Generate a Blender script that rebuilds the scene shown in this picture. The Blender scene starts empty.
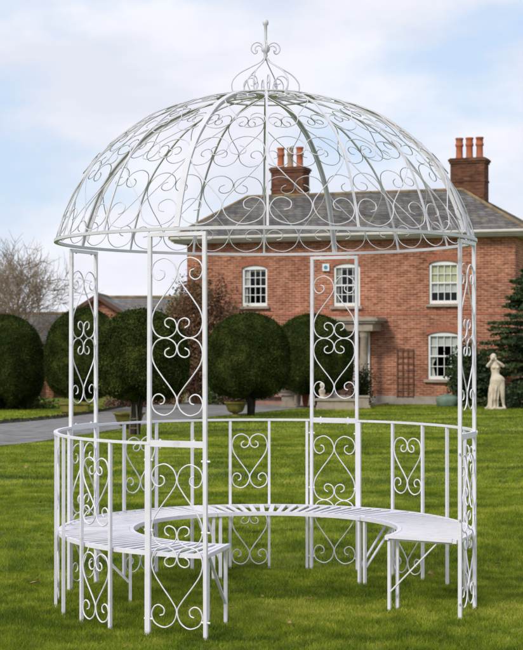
import bpy, bmesh, math, random
import numpy as np
from mathutils import Vector, Matrix
R_ = math.radians
random.seed(7); rng = np.random.default_rng(7)
scene = bpy.context.scene
C = scene.collection

# ---------------------------------------------------------------- camera
F, CD, CH, PIT, YAW = 1508.5, 9.3202, 1.6071, 0.0093, -0.0027
cam_d = bpy.data.cameras.new('camera'); cam = bpy.data.objects.new('camera', cam_d); C.objects.link(cam)
cam.location = (0, -CD, CH); cam.rotation_euler = (math.pi/2 + PIT, 0, -YAW)
cam_d.sensor_fit = 'HORIZONTAL'; cam_d.sensor_width = 36.0; cam_d.lens = F/523*36
cam_d.clip_start = 0.1; cam_d.clip_end = 6000
cam_d.dof.use_dof = True; cam_d.dof.focus_distance = 9.2; cam_d.dof.aperture_fstop = 10.0
scene.camera = cam

# ---------------------------------------------------------------- sky, sun, exposure
SUN_EL, SUN_AZ = R_(38), R_(-142)      # azimuth clockwise from +Y: behind and left of the camera
world = bpy.data.worlds.new('World'); scene.world = world; world.use_nodes = True
nt = world.node_tree; nt.nodes.clear()
def wn(t, **k):
    n = nt.nodes.new(t)
    for a, b in k.items(): setattr(n, a, b)
    return n
out = wn('ShaderNodeOutputWorld'); bg = wn('ShaderNodeBackground'); bg.inputs[1].default_value = 0.11
sky = wn('ShaderNodeTexSky', sky_type='NISHITA', sun_disc=False, sun_elevation=SUN_EL, sun_rotation=SUN_AZ, air_density=1.0, dust_density=1.5)
tc = wn('ShaderNodeTexCoord'); mp = wn('ShaderNodeMapping'); mp.inputs['Scale'].default_value = (1, 1, 2.1); mp.inputs['Location'].default_value = (0.31, 0.2, 0.17)
n1 = wn('ShaderNodeTexNoise'); n1.inputs['Scale'].default_value = 6.0; n1.inputs['Detail'].default_value = 7; n1.inputs['Roughness'].default_value = .5
r1 = wn('ShaderNodeValToRGB'); r1.color_ramp.elements[0].position = .38; r1.color_ramp.elements[1].position = .53
n2 = wn('ShaderNodeTexNoise'); n2.inputs['Scale'].default_value = 9.0; n2.inputs['Detail'].default_value = 5
r2 = wn('ShaderNodeValToRGB'); e = r2.color_ramp.elements
e[0].position = .38; e[0].color = (5.8, 6.0, 6.8, 1); e[1].position = .6; e[1].color = (6.75, 6.9, 7.4, 1)
pale = wn('ShaderNodeMix', data_type='RGBA'); pale.inputs[0].default_value = .82; pale.inputs[7].default_value = (4.7, 5.75, 7.3, 1)
mx = wn('ShaderNodeMix', data_type='RGBA')
L = nt.links.new
L(tc.outputs['Generated'], mp.inputs[0]); L(mp.outputs[0], n1.inputs[0]); L(mp.outputs[0], n2.inputs[0])
L(n1.outputs[0], r1.inputs[0]); L(n2.outputs[0], r2.inputs[0]); L(sky.outputs[0], pale.inputs[6])
L(r1.outputs[0], mx.inputs[0]); L(pale.outputs[2], mx.inputs[6]); L(r2.outputs[0], mx.inputs[7])
L(mx.outputs[2], bg.inputs[0]); L(bg.outputs[0], out.inputs[0])
sun_d = bpy.data.lights.new('sun', 'SUN'); sun = bpy.data.objects.new('sun', sun_d); C.objects.link(sun)
sun_d.energy = 1.9; sun_d.angle = R_(12); sun_d.color = (1, .94, .84)
sd = Vector((math.sin(SUN_AZ)*math.cos(SUN_EL), math.cos(SUN_AZ)*math.cos(SUN_EL), math.sin(SUN_EL)))
sun.rotation_euler = sd.to_track_quat('Z', 'Y').to_euler(); sun.location = sd*50
vs = scene.view_settings; vs.view_transform = 'Standard'; vs.look = 'None'; vs.exposure = 0.3; vs.gamma = 1; vs.use_curve_mapping = False

# ---------------------------------------------------------------- helpers
def ground(y):
    t = y - 3.0
    return -0.0152*(t*.5 + .5*math.sqrt(t*t + 1.0)) if t > -40 else 0.0
GZ = ground
def ray(px, py):
    u = -(py-325)/F; v = (px-261.5)/F
    c, s = math.cos(PIT), math.sin(PIT); d = Vector((v, c - s*u, s + c*u))
    c, s = math.cos(YAW), math.sin(YAW); return Vector((c*d.x + s*d.y, -s*d.x + c*d.y, d.z))
def at(px, py, d):                       # a point d metres in front of the camera
    r = ray(px, py); return Vector((0, -CD, CH)) + r*(d/r.y)
def on_ground(px, py):
    r = ray(px, py); t = 20.0
    for _ in range(60):
        y = -CD + r.y*t; t = (GZ(y) - CH)/r.z
    return Vector((0, -CD, CH)) + r*t

class MB:
    def __init__(s): s.v = []; s.f = []
    def add(s, vs_, fs):
        o = len(s.v); s.v += [tuple(p) for p in vs_]; s.f += [tuple(i+o for i in f) for f in fs]
    def box(s, c, size, rz=0, rx=0, bev=0):
        M = Matrix.Rotation(rz, 3, 'Z') @ Matrix.Rotation(rx, 3, 'X')
        h = [a/2 for a in size]
        P = [Vector(c) + M @ Vector((x*h[0], y*h[1], z*h[2])) for z in (-1, 1) for y in (-1, 1) for x in (-1, 1)]
        s.add(P, [(0,2,3,1),(4,5,7,6),(0,1,5,4),(2,6,7,3),(0,4,6,2),(1,3,7,5)])
    def tube(s, path, r, n=6, cap=True):
        path = [Vector(p) for p in path]; m = len(path)
        rr = r if isinstance(r, (list, tuple)) else [r]*m
        ref = None; P = []
        for i, p in enumerate(path):
            t = (path[min(i+1, m-1)] - path[max(i-1, 0)]).normalized()
            if ref is None: ref = t.orthogonal().normalized()
            ref = ref - t*ref.dot(t)
            if ref.length < 1e-6: ref = t.orthogonal()
            ref.normalize(); b = t.cross(ref)
            for k in range(n):
                a = 2*math.pi*k/n; P.append(p + (ref*math.cos(a) + b*math.sin(a))*rr[i])
        Fc = [(i*n+k, i*n+(k+1) % n, (i+1)*n+(k+1) % n, (i+1)*n+k) for i in range(m-1) for k in range(n)]
        if cap: Fc += [tuple(range(n-1, -1, -1)), tuple((m-1)*n+k for k in range(n))]
        s.add(P, Fc)
    def bar(s, path, ws, hs, side=None):
        """rectangular section; side[i] = unit vector across the width, height is across both"""
        path = [Vector(p) for p in path]; m = len(path); P = []
        for i, p in enumerate(path):
            t = (path[min(i+1, m-1)] - path[max(i-1, 0)]).normalized()
            a = Vector(side[i] if isinstance(side, list) else side); a = (a - t*a.dot(t)).normalized(); b = t.cross(a)
            for x, y in ((-1,-1),(1,-1),(1,1),(-1,1)): P.append(p + a*(x*ws/2) + b*(y*hs/2))
        Fc = [(i*4+k, i*4+(k+1) % 4, (i+1)*4+(k+1) % 4, (i+1)*4+k) for i in range(m-1) for k in range(4)]
        Fc += [(3,2,1,0), tuple((m-1)*4+k for k in range(4))]
        s.add(P, Fc)
    def lathe(s, c, prof, n=24, sx=1, sy=1):
        c = Vector(c); P = []
        for r, z in prof:
            for k in range(n):
                a = 2*math.pi*k/n; P.append(c + Vector((r*math.cos(a)*sx, r*math.sin(a)*sy, z)))
        m = len(prof)
        Fc = [(i*n+k, i*n+(k+1) % n, (i+1)*n+(k+1) % n, (i+1)*n+k) for i in range(m-1) for k in range(n)]
        Fc += [tuple(range(n-1, -1, -1)), tuple((m-1)*n+k for k in range(n))]
        s.add(P, Fc)
    def prism(s, poly, off):
        n = len(poly); off = Vector(off); P = [Vector(p) for p in poly]; P += [p+off for p in P]
        s.add(P, [tuple(range(n-1, -1, -1)), tuple(range(n, 2*n))] + [(i, (i+1) % n, n+(i+1) % n, n+i) for i in range(n)])
    def build(s, name, m, parent=None, smooth=False):
        me = bpy.data.meshes.new(name); me.from_pydata(s.v, [], s.f)
        bm = bmesh.new(); bm.from_mesh(me); bmesh.ops.recalc_face_normals(bm, faces=bm.faces); bm.to_mesh(me); bm.free()
        return link(name, me, m, parent, smooth)
def link(name, me, m, parent=None, smooth=False):
    if m: me.materials.append(m)
    if smooth: me.polygons.foreach_set('use_smooth', [True]*len(me.polygons))
    o = bpy.data.objects.new(name, me); C.objects.link(o)
    if parent: o.parent = parent
    return o
def raw(name, V, Fa, m, parent=None):     # numpy verts, faces (n,k)
    me = bpy.data.meshes.new(name); nf, k = Fa.shape
    me.vertices.add(len(V)); me.vertices.foreach_set('co', np.ascontiguousarray(V, dtype=np.float32).ravel())
    me.loops.add(nf*k); me.loops.foreach_set('vertex_index', np.ascontiguousarray(Fa, dtype=np.int32).ravel())
    me.polygons.add(nf); me.polygons.foreach_set('loop_start', np.arange(nf, dtype=np.int32)*k)
    me.polygons.foreach_set('loop_total', np.full(nf, k, dtype=np.int32)); me.update(calc_edges=True)
    return link(name, me, m, parent)
def tag(o, label=None, cat=None, group=None, kind=None):
    if label: o['label'] = label
    if cat: o['category'] = cat
    if group: o['group'] = group
    if kind: o['kind'] = kind
    return o
def empty(name, loc, label, cat, group=None, rz=0):
    o = bpy.data.objects.new(name, None); C.objects.link(o); o.location = loc; o.rotation_euler = (0, 0, rz)
    o.empty_display_size = .1; return tag(o, label, cat, group)

# ---------------------------------------------------------------- materials
def M(name, col, rough=.7, spec=.5, metal=0):
    m = bpy.data.materials.new(name); m.use_nodes = True; b = m.node_tree.nodes['Principled BSDF']
    b.inputs['Base Color'].default_value = (*col, 1); b.inputs['Roughness'].default_value = rough
    b.inputs['Specular IOR Level'].default_value = spec; b.inputs['Metallic'].default_value = metal
    return m
def nodes(m): return m.node_tree, m.node_tree.nodes['Principled BSDF'], m.node_tree.links.new
def noisy(name, stops, scale=5, detail=5, rough=.8, bump=0, bscale=None, spec=.3, coord='Object', stretch=(1,1,1), rnd=0):
    m = M(name, (1,1,1), rough, spec); t, b, ln = nodes(m)
    tcn = t.nodes.new('ShaderNodeTexCoord'); mpn = t.nodes.new('ShaderNodeMapping'); mpn.inputs['Scale'].default_value = stretch
    n = t.nodes.new('ShaderNodeTexNoise'); n.inputs['Scale'].default_value = scale; n.inputs['Detail'].default_value = detail
    ln(tcn.outputs[coord], mpn.inputs[0]); ln(mpn.outputs[0], n.inputs[0])
    r = t.nodes.new('ShaderNodeValToRGB'); el = r.color_ramp.elements
    while len(el) < len(stops): el.new(.5)
    for q, (p, c) in zip(el, stops): q.position = p; q.color = (*c, 1)
    ln(n.outputs[0], r.inputs[0]); col = r.outputs[0]
    if rnd:
        g = t.nodes.new('ShaderNodeNewGeometry'); h = t.nodes.new('ShaderNodeHueSaturation')
        mr = t.nodes.new('ShaderNodeMapRange'); mr.inputs[3].default_value = 1-rnd; mr.inputs[4].default_value = 1+rnd
        ln(g.outputs['Random Per Island'], mr.inputs[0]); ln(mr.outputs[0], h.inputs['Value']); ln(col, h.inputs['Color']); col = h.outputs[0]
    ln(col, b.inputs['Base Color'])
    if bump:
        n2_ = t.nodes.new('ShaderNodeTexNoise'); n2_.inputs['Scale'].default_value = bscale or scale*4; n2_.inputs['Detail'].default_value = 4
        ln(mpn.outputs[0], n2_.inputs[0]); bp = t.nodes.new('ShaderNodeBump'); bp.inputs['Strength'].default_value = bump; bp.inputs['Distance'].default_value = .02
        ln(n2_.outputs[0], bp.inputs['Height']); ln(bp.outputs[0], b.inputs['Normal'])
    return m
def brickmat(name, c1, c2, mortar, bw, rh, ms, zs=1.0, patch=(.75, 1.15), lichen=None, rough=.9):
    m = M(name, (1,1,1), rough, .06); t, b, ln = nodes(m)
    tcn = t.nodes.new('ShaderNodeTexCoord'); sp = t.nodes.new('ShaderNodeSeparateXYZ'); ln(tcn.outputs['Object'], sp.inputs[0])
    ad = t.nodes.new('ShaderNodeMath'); ad.operation = 'ADD'; ln(sp.outputs[0], ad.inputs[0]); ln(sp.outputs[1], ad.inputs[1])
    mu = t.nodes.new('ShaderNodeMath'); mu.operation = 'MULTIPLY'; mu.inputs[1].default_value = zs; ln(sp.outputs[2], mu.inputs[0])
    cb = t.nodes.new('ShaderNodeCombineXYZ'); ln(ad.outputs[0], cb.inputs[0]); ln(mu.outputs[0], cb.inputs[1])
    br = t.nodes.new('ShaderNodeTexBrick'); ln(cb.outputs[0], br.inputs['Vector'])
    br.inputs['Color1'].default_value = (*c1, 1); br.inputs['Color2'].default_value = (*c2, 1); br.inputs['Mortar'].default_value = (*mortar, 1)
    br.inputs['Scale'].default_value = 1; br.inputs['Brick Width'].default_value = bw; br.inputs['Row Height'].default_value = rh
    br.inputs['Mortar Size'].default_value = ms; br.inputs['Bias'].default_value = -.1
    # per-brick scatter from a fine stretched noise, big weather patches from a slow one
    na = t.nodes.new('ShaderNodeTexNoise'); na.inputs['Scale'].default_value = 1; na.inputs['Detail'].default_value = 2
    ma = t.nodes.new('ShaderNodeMapping'); ma.inputs['Scale'].default_value = (4.5, 13.0, 1); ln(cb.outputs[0], ma.inputs[0]); ln(ma.outputs[0], na.inputs[0])
    nb = t.nodes.new('ShaderNodeTexNoise'); nb.inputs['Scale'].default_value = .9; nb.inputs['Detail'].default_value = 6; nb.inputs['Roughness'].default_value = .65
    ln(tcn.outputs['Object'], nb.inputs[0])
    sm = t.nodes.new('ShaderNodeMath'); sm.operation = 'ADD'; ln(na.outputs[0], sm.inputs[0]); ln(nb.outputs[0], sm.inputs[1])
    mr = t.nodes.new('ShaderNodeMapRange'); mr.inputs[1].default_value = .7; mr.inputs[2].default_value = 1.3
    mr.inputs[3].default_value = patch[0]; mr.inputs[4].default_value = patch[1]; ln(sm.outputs[0], mr.inputs[0])
    h = t.nodes.new('ShaderNodeHueSaturation'); ln(br.outputs[0], h.inputs['Color']); ln(mr.outputs[0], h.inputs['Value']); col = h.outputs[0]
    if lichen:
        nl = t.nodes.new('ShaderNodeTexNoise'); nl.inputs['Scale'].default_value = 2.2; nl.inputs['Detail'].default_value = 9; nl.inputs['Roughness'].default_value = .75; ln(tcn.outputs['Object'], nl.inputs[0])
        rl = t.nodes.new('ShaderNodeValToRGB'); rl.color_ramp.elements[0].position = .52; rl.color_ramp.elements[1].position = .68; ln(nl.outputs[0], rl.inputs[0])
        ml = t.nodes.new('ShaderNodeMix'); ml.data_type = 'RGBA'; ml.inputs[7].default_value = (*lichen, 1)
        ln(rl.outputs[0], ml.inputs[0]); ln(col, ml.inputs[6]); col = ml.outputs[2]
    ln(col, b.inputs['Base Color'])
    bp = t.nodes.new('ShaderNodeBump'); bp.inputs['Strength'].default_value = .5; bp.inputs['Distance'].default_value = .01; bp.invert = True
    ln(br.outputs['Fac'], bp.inputs['Height']); ln(bp.outputs[0], b.inputs['Normal'])
    return m

m_white = noisy('white_painted_steel', [(.26, (.56,.53,.54)), (.36, (.73,.71,.77)), (.75, (.80,.78,.845))], 11, 9, .42, .07, 90, .5)
m_dome = noisy('white_steel_shade_in_colour', [(.26, (.46,.45,.46)), (.36, (.60,.59,.64)), (.75, (.67,.665,.71))], 11, 9, .5, .07, 90, .4)  # white paint again, with the dome's duller lighting put into its colour
m_brick = brickmat('red_brick', (.33,.085,.040), (.52,.195,.105), (.42,.32,.24), .225, .075, .011, patch=(.45, 1.33))
m_dbrick = brickmat('dark_brick', (.12,.05,.032), (.24,.098,.055), (.12,.09,.07), .225, .075, .008, patch=(.55, 1.25))
m_voussoir = noisy('brick_arch', [(.3, (.30,.10,.06)), (.7, (.44,.18,.11))], 14, 3, .9)
m_slate = brickmat('grey_slate', (.105,.098,.096), (.19,.175,.168), (.04,.037,.037), .28, .20, .012, 2.0, (.6, 1.3), (.24,.20,.14))
m_slate2 = brickmat('weathered_slate', (.17,.16,.16), (.235,.22,.21), (.1,.095,.09), .3, .22, .012, 2.0, (.75, 1.15), (.2,.18,.13))
m_ridge = noisy('lichen_ridge_tile', [(.35, (.17,.12,.08)), (.6, (.27,.20,.10))], 3, 6, .9)
m_terra = noisy('terracotta', [(.35, (.27,.09,.05)), (.5, (.46,.15,.075)), (.65, (.33,.15,.10))], 4, 7, .9, spec=.1)
m_tan = noisy('buff_clay', [(.3, (.30,.20,.13)), (.7, (.42,.29,.19))], 6, 5, .85)
m_cream = noisy('cream_painted_wood', [(.3, (.50,.47,.42)), (.7, (.60,.57,.52))], 3, 5, .6)
m_wood = noisy('white_painted_wood', [(.3, (.74,.74,.72)), (.7, (.80,.80,.78))], 5, 4, .5)
m_stone = noisy('buff_stone', [(.3, (.27,.22,.17)), (.55, (.38,.32,.25)), (.8, (.30,.27,.2))], 6, 7, .9, .4)
m_statue = noisy('pale_limestone', [(.32, (.33,.27,.19)), (.46, (.58,.49,.38)), (.7, (.72,.64,.52))], 5, 9, .85, .5, 40)
m_moss = noisy('mossy_stone', [(.3, (.075,.07,.015)), (.55, (.17,.15,.028)), (.8, (.24,.20,.07))], 6, 7, .95, .6, 30)
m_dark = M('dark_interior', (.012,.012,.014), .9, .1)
m_bark = noisy('dark_bark', [(.3, (.03,.024,.018)), (.7, (.075,.06,.045))], 12, 5, .95, .5)
m_twig = noisy('pale_twig', [(.3, (.20,.15,.105)), (.7, (.33,.26,.18))], 3, 4, .9)
m_btwig = noisy('brown_twig', [(.3, (.10,.055,.035)), (.7, (.20,.12,.07))], 3, 4, .9)
m_yew = noisy('yew_leaf', [(.3, (.016,.026,.006)), (.5, (.032,.046,.010)), (.68, (.075,.088,.020))], 2.6, 8, .9, spec=.05, rnd=.45)
m_conifer = noisy('conifer_needle', [(.3, (.018,.034,.014)), (.55, (.045,.074,.026)), (.72, (.10,.135,.045))], 1.6, 5, .7, spec=.2, rnd=.5)
m_bleaf = noisy('brown_leaf', [(.3, (.09,.05,.03)), (.55, (.19,.105,.055)), (.78, (.17,.16,.04))], 1.3, 4, .85, rnd=.4)
m_gleaf = noisy('shrub_leaf', [(.3, (.03,.07,.02)), (.7, (.10,.16,.03))], 3, 4, .7, rnd=.4)
m_pink = noisy('pink_flower', [(.35, (.09,.06,.03)), (.55, (.26,.12,.11)), (.75, (.10,.10,.03))], 9, 4, .8, rnd=.4)
m_green_metal = noisy('verdigris_lead', [(.3, (.10,.16,.12)), (.7, (.22,.30,.24))], 4, 6, .6, .2)
m_rust = M('rusty_iron', (.12,.06,.035), .8)
m_blue = M('blue_plastic', (.05,.25,.45), .4)
m_curtain = noisy('net_curtain', [(.3, (.60,.62,.58)), (.7, (.74,.75,.72))], 6, 3, .9, stretch=(9, 9, .3))
m_blind = noisy('yellow_blind', [(.3, (.62,.58,.36)), (.7, (.70,.66,.44))], 4, 3, .9)
m_trellis = M('dark_trellis_wood', (.13,.07,.05), .9)
m_stake = M('weathered_stake', (.17,.14,.10), .9)
m_leafdead = noisy('dead_leaf', [(.3, (.24,.13,.055)), (.7, (.46,.29,.16))], 20, 4, .8)
def glass():
    m = bpy.data.materials.new('window_glass'); m.use_nodes = True; t = m.node_tree; t.nodes.clear()
    o = t.nodes.new('ShaderNodeOutputMaterial'); mi = t.nodes.new('ShaderNodeMixShader'); tr = t.nodes.new('ShaderNodeBsdfTransparent'); gl = t.nodes.new('ShaderNodeBsdfGlossy')
    tr.inputs[0].default_value = (.82,.85,.84,1); gl.inputs['Roughness'].default_value = .03
    fr = t.nodes.new('ShaderNodeFresnel'); fr.inputs[0].default_value = 1.45
    t.links.new(fr.outputs[0], mi.inputs[0]); t.links.new(tr.outputs[0], mi.inputs[1]); t.links.new(gl.outputs[0], mi.inputs[2]); t.links.new(mi.outputs[0], o.inputs[0])
    return m
m_glass = glass()

# lawn: one colour field shared by soil sheet and blades
def lawnmat(name, k, rnd):
    m = M(name, (1,1,1), .7, .14); t, b, ln = nodes(m)
    tcn = t.nodes.new('ShaderNodeTexCoord')
    def noise(sc, det, st=(1,1,1), rot=0):
        mpn = t.nodes.new('ShaderNodeMapping'); mpn.inputs['Scale'].default_value = st; mpn.inputs['Rotation'].default_value = (0,0,rot)
        n = t.nodes.new('ShaderNodeTexNoise'); n.inputs['Scale'].default_value = sc; n.inputs['Detail'].default_value = det
        ln(tcn.outputs['Object'], mpn.inputs[0]); ln(mpn.outputs[0], n.inputs[0]); return n.outputs[0]
    a = noise(.9, 7); c = noise(.9, 4, (.22, 1.5, 1), R_(10)); d = noise(6, 5)
    def mix(x, y, f):
        q = t.nodes.new('ShaderNodeMix'); q.data_type = 'FLOAT'; q.inputs[0].default_value = f; ln(x, q.inputs[2]); ln(y, q.inputs[3]); return q.outputs[0]
    s = mix(mix(a, c, .42), d, .36)
    r = t.nodes.new('ShaderNodeValToRGB'); el = r.color_ramp.elements; el.new(.5); el.new(.5)
    cols = [(.37, (.056,.098,.007)), (.455, (.128,.192,.010)), (.52, (.235,.300,.018)), (.60, (.42,.44,.06))]
    for q, (p, cc) in zip(el, cols): q.position = p; q.color = (*[x*k for x in cc], 1)
    ln(s, r.inputs[0]); col = r.outputs[0]
    if rnd:
        g = t.nodes.new('ShaderNodeNewGeometry'); h = t.nodes.new('ShaderNodeHueSaturation')
        mr = t.nodes.new('ShaderNodeMapRange'); mr.inputs[3].default_value = 1-rnd; mr.inputs[4].default_value = 1+rnd
        ln(g.outputs['Random Per Island'], mr.inputs[0]); ln(mr.outputs[0], h.inputs['Value'])
        # about one blade in twelve is straw coloured
        gt = t.nodes.new('ShaderNodeMath'); gt.operation = 'GREATER_THAN'; gt.inputs[1].default_value = .93
        ml = t.nodes.new('ShaderNodeMath'); ml.operation = 'MULTIPLY'; ml.inputs[1].default_value = 7.31
        fr = t.nodes.new('ShaderNodeMath'); fr.operation = 'FRACT'; ln(g.outputs['Random Per Island'], ml.inputs[0]); ln(ml.outputs[0], fr.inputs[0]); ln(fr.outputs[0], gt.inputs[0])
        mz = t.nodes.new('ShaderNodeMix'); mz.data_type = 'RGBA'; mz.inputs[7].default_value = (.26,.22,.08,1)
        ln(gt.outputs[0], mz.inputs[0]); ln(col, mz.inputs[6]); ln(mz.outputs[2], h.inputs['Color']); col = h.outputs[0]
        tl = t.nodes.new('ShaderNodeBsdfTranslucent'); ms = t.nodes.new('ShaderNodeMixShader'); ms.inputs[0].default_value = .38
        ln(col, tl.inputs[0]); ln(b.outputs[0], ms.inputs[1]); ln(tl.outputs[0], ms.inputs[2]); ln(ms.outputs[0], t.nodes['Material Output'].inputs[0])
    ln(col, b.inputs['Base Color']); return m
m_soil = lawnmat('lawn_sheet', .62, 0)
m_blade = lawnmat('grass_blade', 1.0, .42)
m_drive = noisy('drive_gravel', [(.3, (.13,.12,.115)), (.5, (.20,.19,.185)), (.7, (.28,.265,.25))], 3.0, 12, .95, .3, 60)

# ---------------------------------------------------------------- ground, drive, grass
def px_line(pts): return [on_ground(*p) for p in pts]
near_edge = px_line([(-420, 497), (-250, 473), (-100, 457), (0, 446.5), (30, 443.5), (60, 439), (95, 433.5), (150, 424.5), (200, 418.5), (245, 414), (300, 408.8), (337, 406.2)])
far_edge = px_line([(-420, 461), (-250, 446), (-100, 432.5), (0, 424.5), (30, 422), (60, 419), (95, 413.5), (120, 408.5), (148, 405), (165, 403.9)])
nx = np.array([p.x for p in near_edge]); ny = np.array([p.y for p in near_edge])
fx = np.array([p.x for p in far_edge]); fy = np.array([p.y for p in far_edge])
XS = near_edge[-1].x
def drive_near(x): return np.where(x < XS, np.interp(x, nx, ny), 1e3)
def drive_far(x): return np.where(x < fx[-1], np.interp(x, fx, fy), 1e3)

xs = sorted(set([-3000,-1200,-500,-200,-90,-50] + [round(v, 2) for v in np.linspace(-30, 30, 61)] + [50,90,200,500,1200,3000]))
ys = sorted(set([-1500,-400,-120,-50,-25] + [round(v, 2) for v in np.linspace(-14, 60, 149)] + [75,110,180,320,700,1500,4000]))
V = np.array([(x, y, GZ(min(y, 60)) if y > -30 else 0) for y in ys for x in xs]); nxn = len(xs)
bump = 0.012*np.sin(V[:,0]*1.7+V[:,1]*.9)*np.sin(V[:,1]*1.3-V[:,0]*.6)
V[:,2] += bump*(np.abs(V[:,0]) < 30)*(V[:,1] < 30)*(V[:,1] > -14) * np.clip((np.hypot(V[:,0], V[:,1]) - 1.5)/3, 0, 1) * (V[:,1] < 12)
Fa = np.array([(j*nxn+i, j*nxn+i+1, (j+1)*nxn+i+1, (j+1)*nxn+i) for j in range(len(ys)-1) for i in range(nxn-1)])
tag(raw('lawn', V, Fa, m_soil), kind='structure')
def gz_np(y): t = y-3.0; return -0.0152*(t*.5+.5*np.sqrt(t*t+1))
# drive surface: strip between the two edges, then across to the front of the house
cols_ = np.concatenate([np.linspace(near_edge[0].x, XS, 120)])
P = []; q = []
for x in cols_:
    y0 = float(np.interp(x, nx, ny)); y1 = float(np.interp(x, fx, fy)) if x < fx[-1] else 44.5
    y1 = max(y1, y0+.05)
    for k in range(7):
        y = y0 + (y1-y0)*k/6; P.append((x, y, gz_np(y)+.016))
for i in range(len(cols_)-1):
    for k in range(6): q.append((i*7+k, (i+1)*7+k, (i+1)*7+k+1, i*7+k+1))
tag(raw('driveway', np.array(P), np.array(q), m_drive), kind='structure')
# dark soil edging where the grass strip meets the drive
eb = MB()
for i in range(len(fx)-1):
    for k in range(16):
        a, b_ = far_edge[i].lerp(far_edge[i+1], k/16), far_edge[i].lerp(far_edge[i+1], (k+1)/16)
        pts = []
        for p_ in (a, b_): jz = random.uniform(-.025,.02); jy = random.uniform(-.05,.03); p_ = Vector((p_.x, p_.y+jy, 0)); pts += [Vector((p_.x, p_.y-.02, GZ(p_.y)+.02)), Vector((p_.x, p_.y+.25, GZ(p_.y)+.10+jz)), Vector((p_.x, p_.y+.75, GZ(p_.y)+.02))]
        eb.add(pts, [(0,1,4,3),(1,2,5,4)])
m_edge = noisy('dark_soil', [(.3, (.025,.022,.012)), (.6, (.05,.05,.02)), (.8, (.07,.09,.02))], 5, 6, .95, .5)
tag(eb.build('soil_edge', m_edge), kind='structure')

def blades(n, d0, d1, hgt, wid, seg2):
    d = d0 + (d1-d0)*rng.random(n); half = .176*d + .55
    x = (rng.random(n)*2-1)*half; y = d - CD
    keep = (y < drive_near(x)-.03) | (y > drive_far(x)+.22)
    keep &= rng.random(n) < (half/half.max())
    x = x[keep]; y = y[keep]; d = d[keep]; n = len(x)
    clump = .5+.5*np.sin(x*5.3+1.1*np.sin(y*4.1))*np.sin(y*6.1+1.7*np.sin(x*3.3))
    big = .5+.5*np.sin(x*1.9+2*np.sin(y*1.3))*np.sin(y*2.3+1.5*np.sin(x*1.7))
    h = hgt*(.45+.5*rng.random(n)+.35*clump+.3*big); w = wid*(.6+.8*rng.random(n))
    a = rng.random(n)*2*np.pi; lean = (.15+.75*rng.random(n))*h; la = rng.random(n)*2*np.pi
    z0 = gz_np(y)-.004
    dx, dy = np.cos(a)*w/2, np.sin(a)*w/2; lx, ly = np.cos(la)*lean, np.sin(la)*lean
    if seg2:
        V = np.stack([np.stack([x-dx, y-dy, z0], 1), np.stack([x+dx, y+dy, z0], 1),
                      np.stack([x+dx*.8+lx*.35, y+dy*.8+ly*.35, z0+h*.62], 1), np.stack([x-dx*.8+lx*.35, y-dy*.8+ly*.35, z0+h*.62], 1),
                      np.stack([x+lx, y+ly, z0+h*.95], 1), np.stack([x+lx*.98, y+ly*.98, z0+h*.95], 1)], 1).reshape(-1, 3)
        o = np.arange(n)[:, None]*6
        Fq = np.concatenate([o+np.array([0,1,2,3]), o+np.array([3,2,4,5])], 0)
        return V, Fq
    V = np.stack([np.stack([x-dx, y-dy, z0], 1), np.stack([x+dx, y+dy, z0], 1), np.stack([x+lx+dx*.2, y+ly+dy*.2, z0+h], 1), np.stack([x+lx-dx*.2, y+ly-dy*.2, z0+h], 1)], 1).reshape(-1, 3)
    return V, np.arange(n*4).reshape(-1, 4)
Vs, Fs, off = [], [], 0
for args in ((300000, 6.3, 10.5, .026, .0030, True), (300000, 10.5, 17, .027, .0048, False), (240000, 17, 30, .029, .009, False), (120000, 30, 52, .032, .018, False)):
    v, f = blades(*args); Vs.append(v); Fs.append(f+off); off += len(v)
tag(raw('grass', np.concatenate(Vs), np.concatenate(Fs), m_blade), 'short lush green lawn grass around the gazebo and up to the drive', 'grass', kind='stuff')

# ---------------------------------------------------------------- gazebo
RG, RIN, ZS, ZR, ZT = 1.285, .812, .440, 1.041, 2.198
PH = 22.016; PHALF = 7.42
PANELS = [PH, 90+PH, 180+PH, 270+PH]
def pol(r, a, z=0): a = R_(a); return Vector((r*math.sin(a), r*math.cos(a), z))
gz = empty('gazebo', (0,0,0), 'white wrought metal domed gazebo with scrollwork and curved slatted bench on the lawn', 'gazebo')

def catmull(pts, n=5):
    P_ = [pts[0]] + list(pts) + [pts[-1]]; o = []
    for i in range(1, len(P_)-2):
        for k in range(n):
            t = k/n; p0, p1, p2, p3 = P_[i-1:i+3]
            o.append(tuple(.5*((2*b)+(c-a)*t+(2*a-5*b+4*c-d)*t*t+(3*b-a-3*c+d)*t**3) for a, b, c, d in zip(p0, p1, p2, p3)))
    o.append(tuple(pts[-1])); return o
HEART = [(.30,2.70),(.45,2.60),(.46,2.42),(.30,2.33),(.09,2.43),(.015,2.72),(.15,2.97),(.47,3.1),(.82,2.95),(.985,2.53),(.90,2.07),(.60,1.58),(.22,1.05),(.015,.66),(.10,.27),(.32,.05),(.56,0),(.86,.15),(.985,.46),(.88,.76),(.68,.84),(.50,.70),(.52,.50),(.66,.44)]
HEART = catmull(HEART, 5)
HEART = [(x, y/3.1) for x, y in HEART]
def heart_pts(sgn, flip):
    return [(sgn*x, 1-y if flip else y) for x, y in HEART]
def flat_heart(parent, a, hw, z0, z1, r, flip, rad=.0041, wob=0):
    """heart scroll pair in the tangent plane at angle a"""
    m = MB(); c = pol(r, a); t = pol(1, a+90)
    for sg in (-1, 1):
        m.tube([c + t*(x*hw) + Vector((0,0,z0+(z1-z0)*y)) for x, y in heart_pts(sg, flip)], rad, 6)
    return m.build('heart_scroll', m_white, parent, True)
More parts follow.
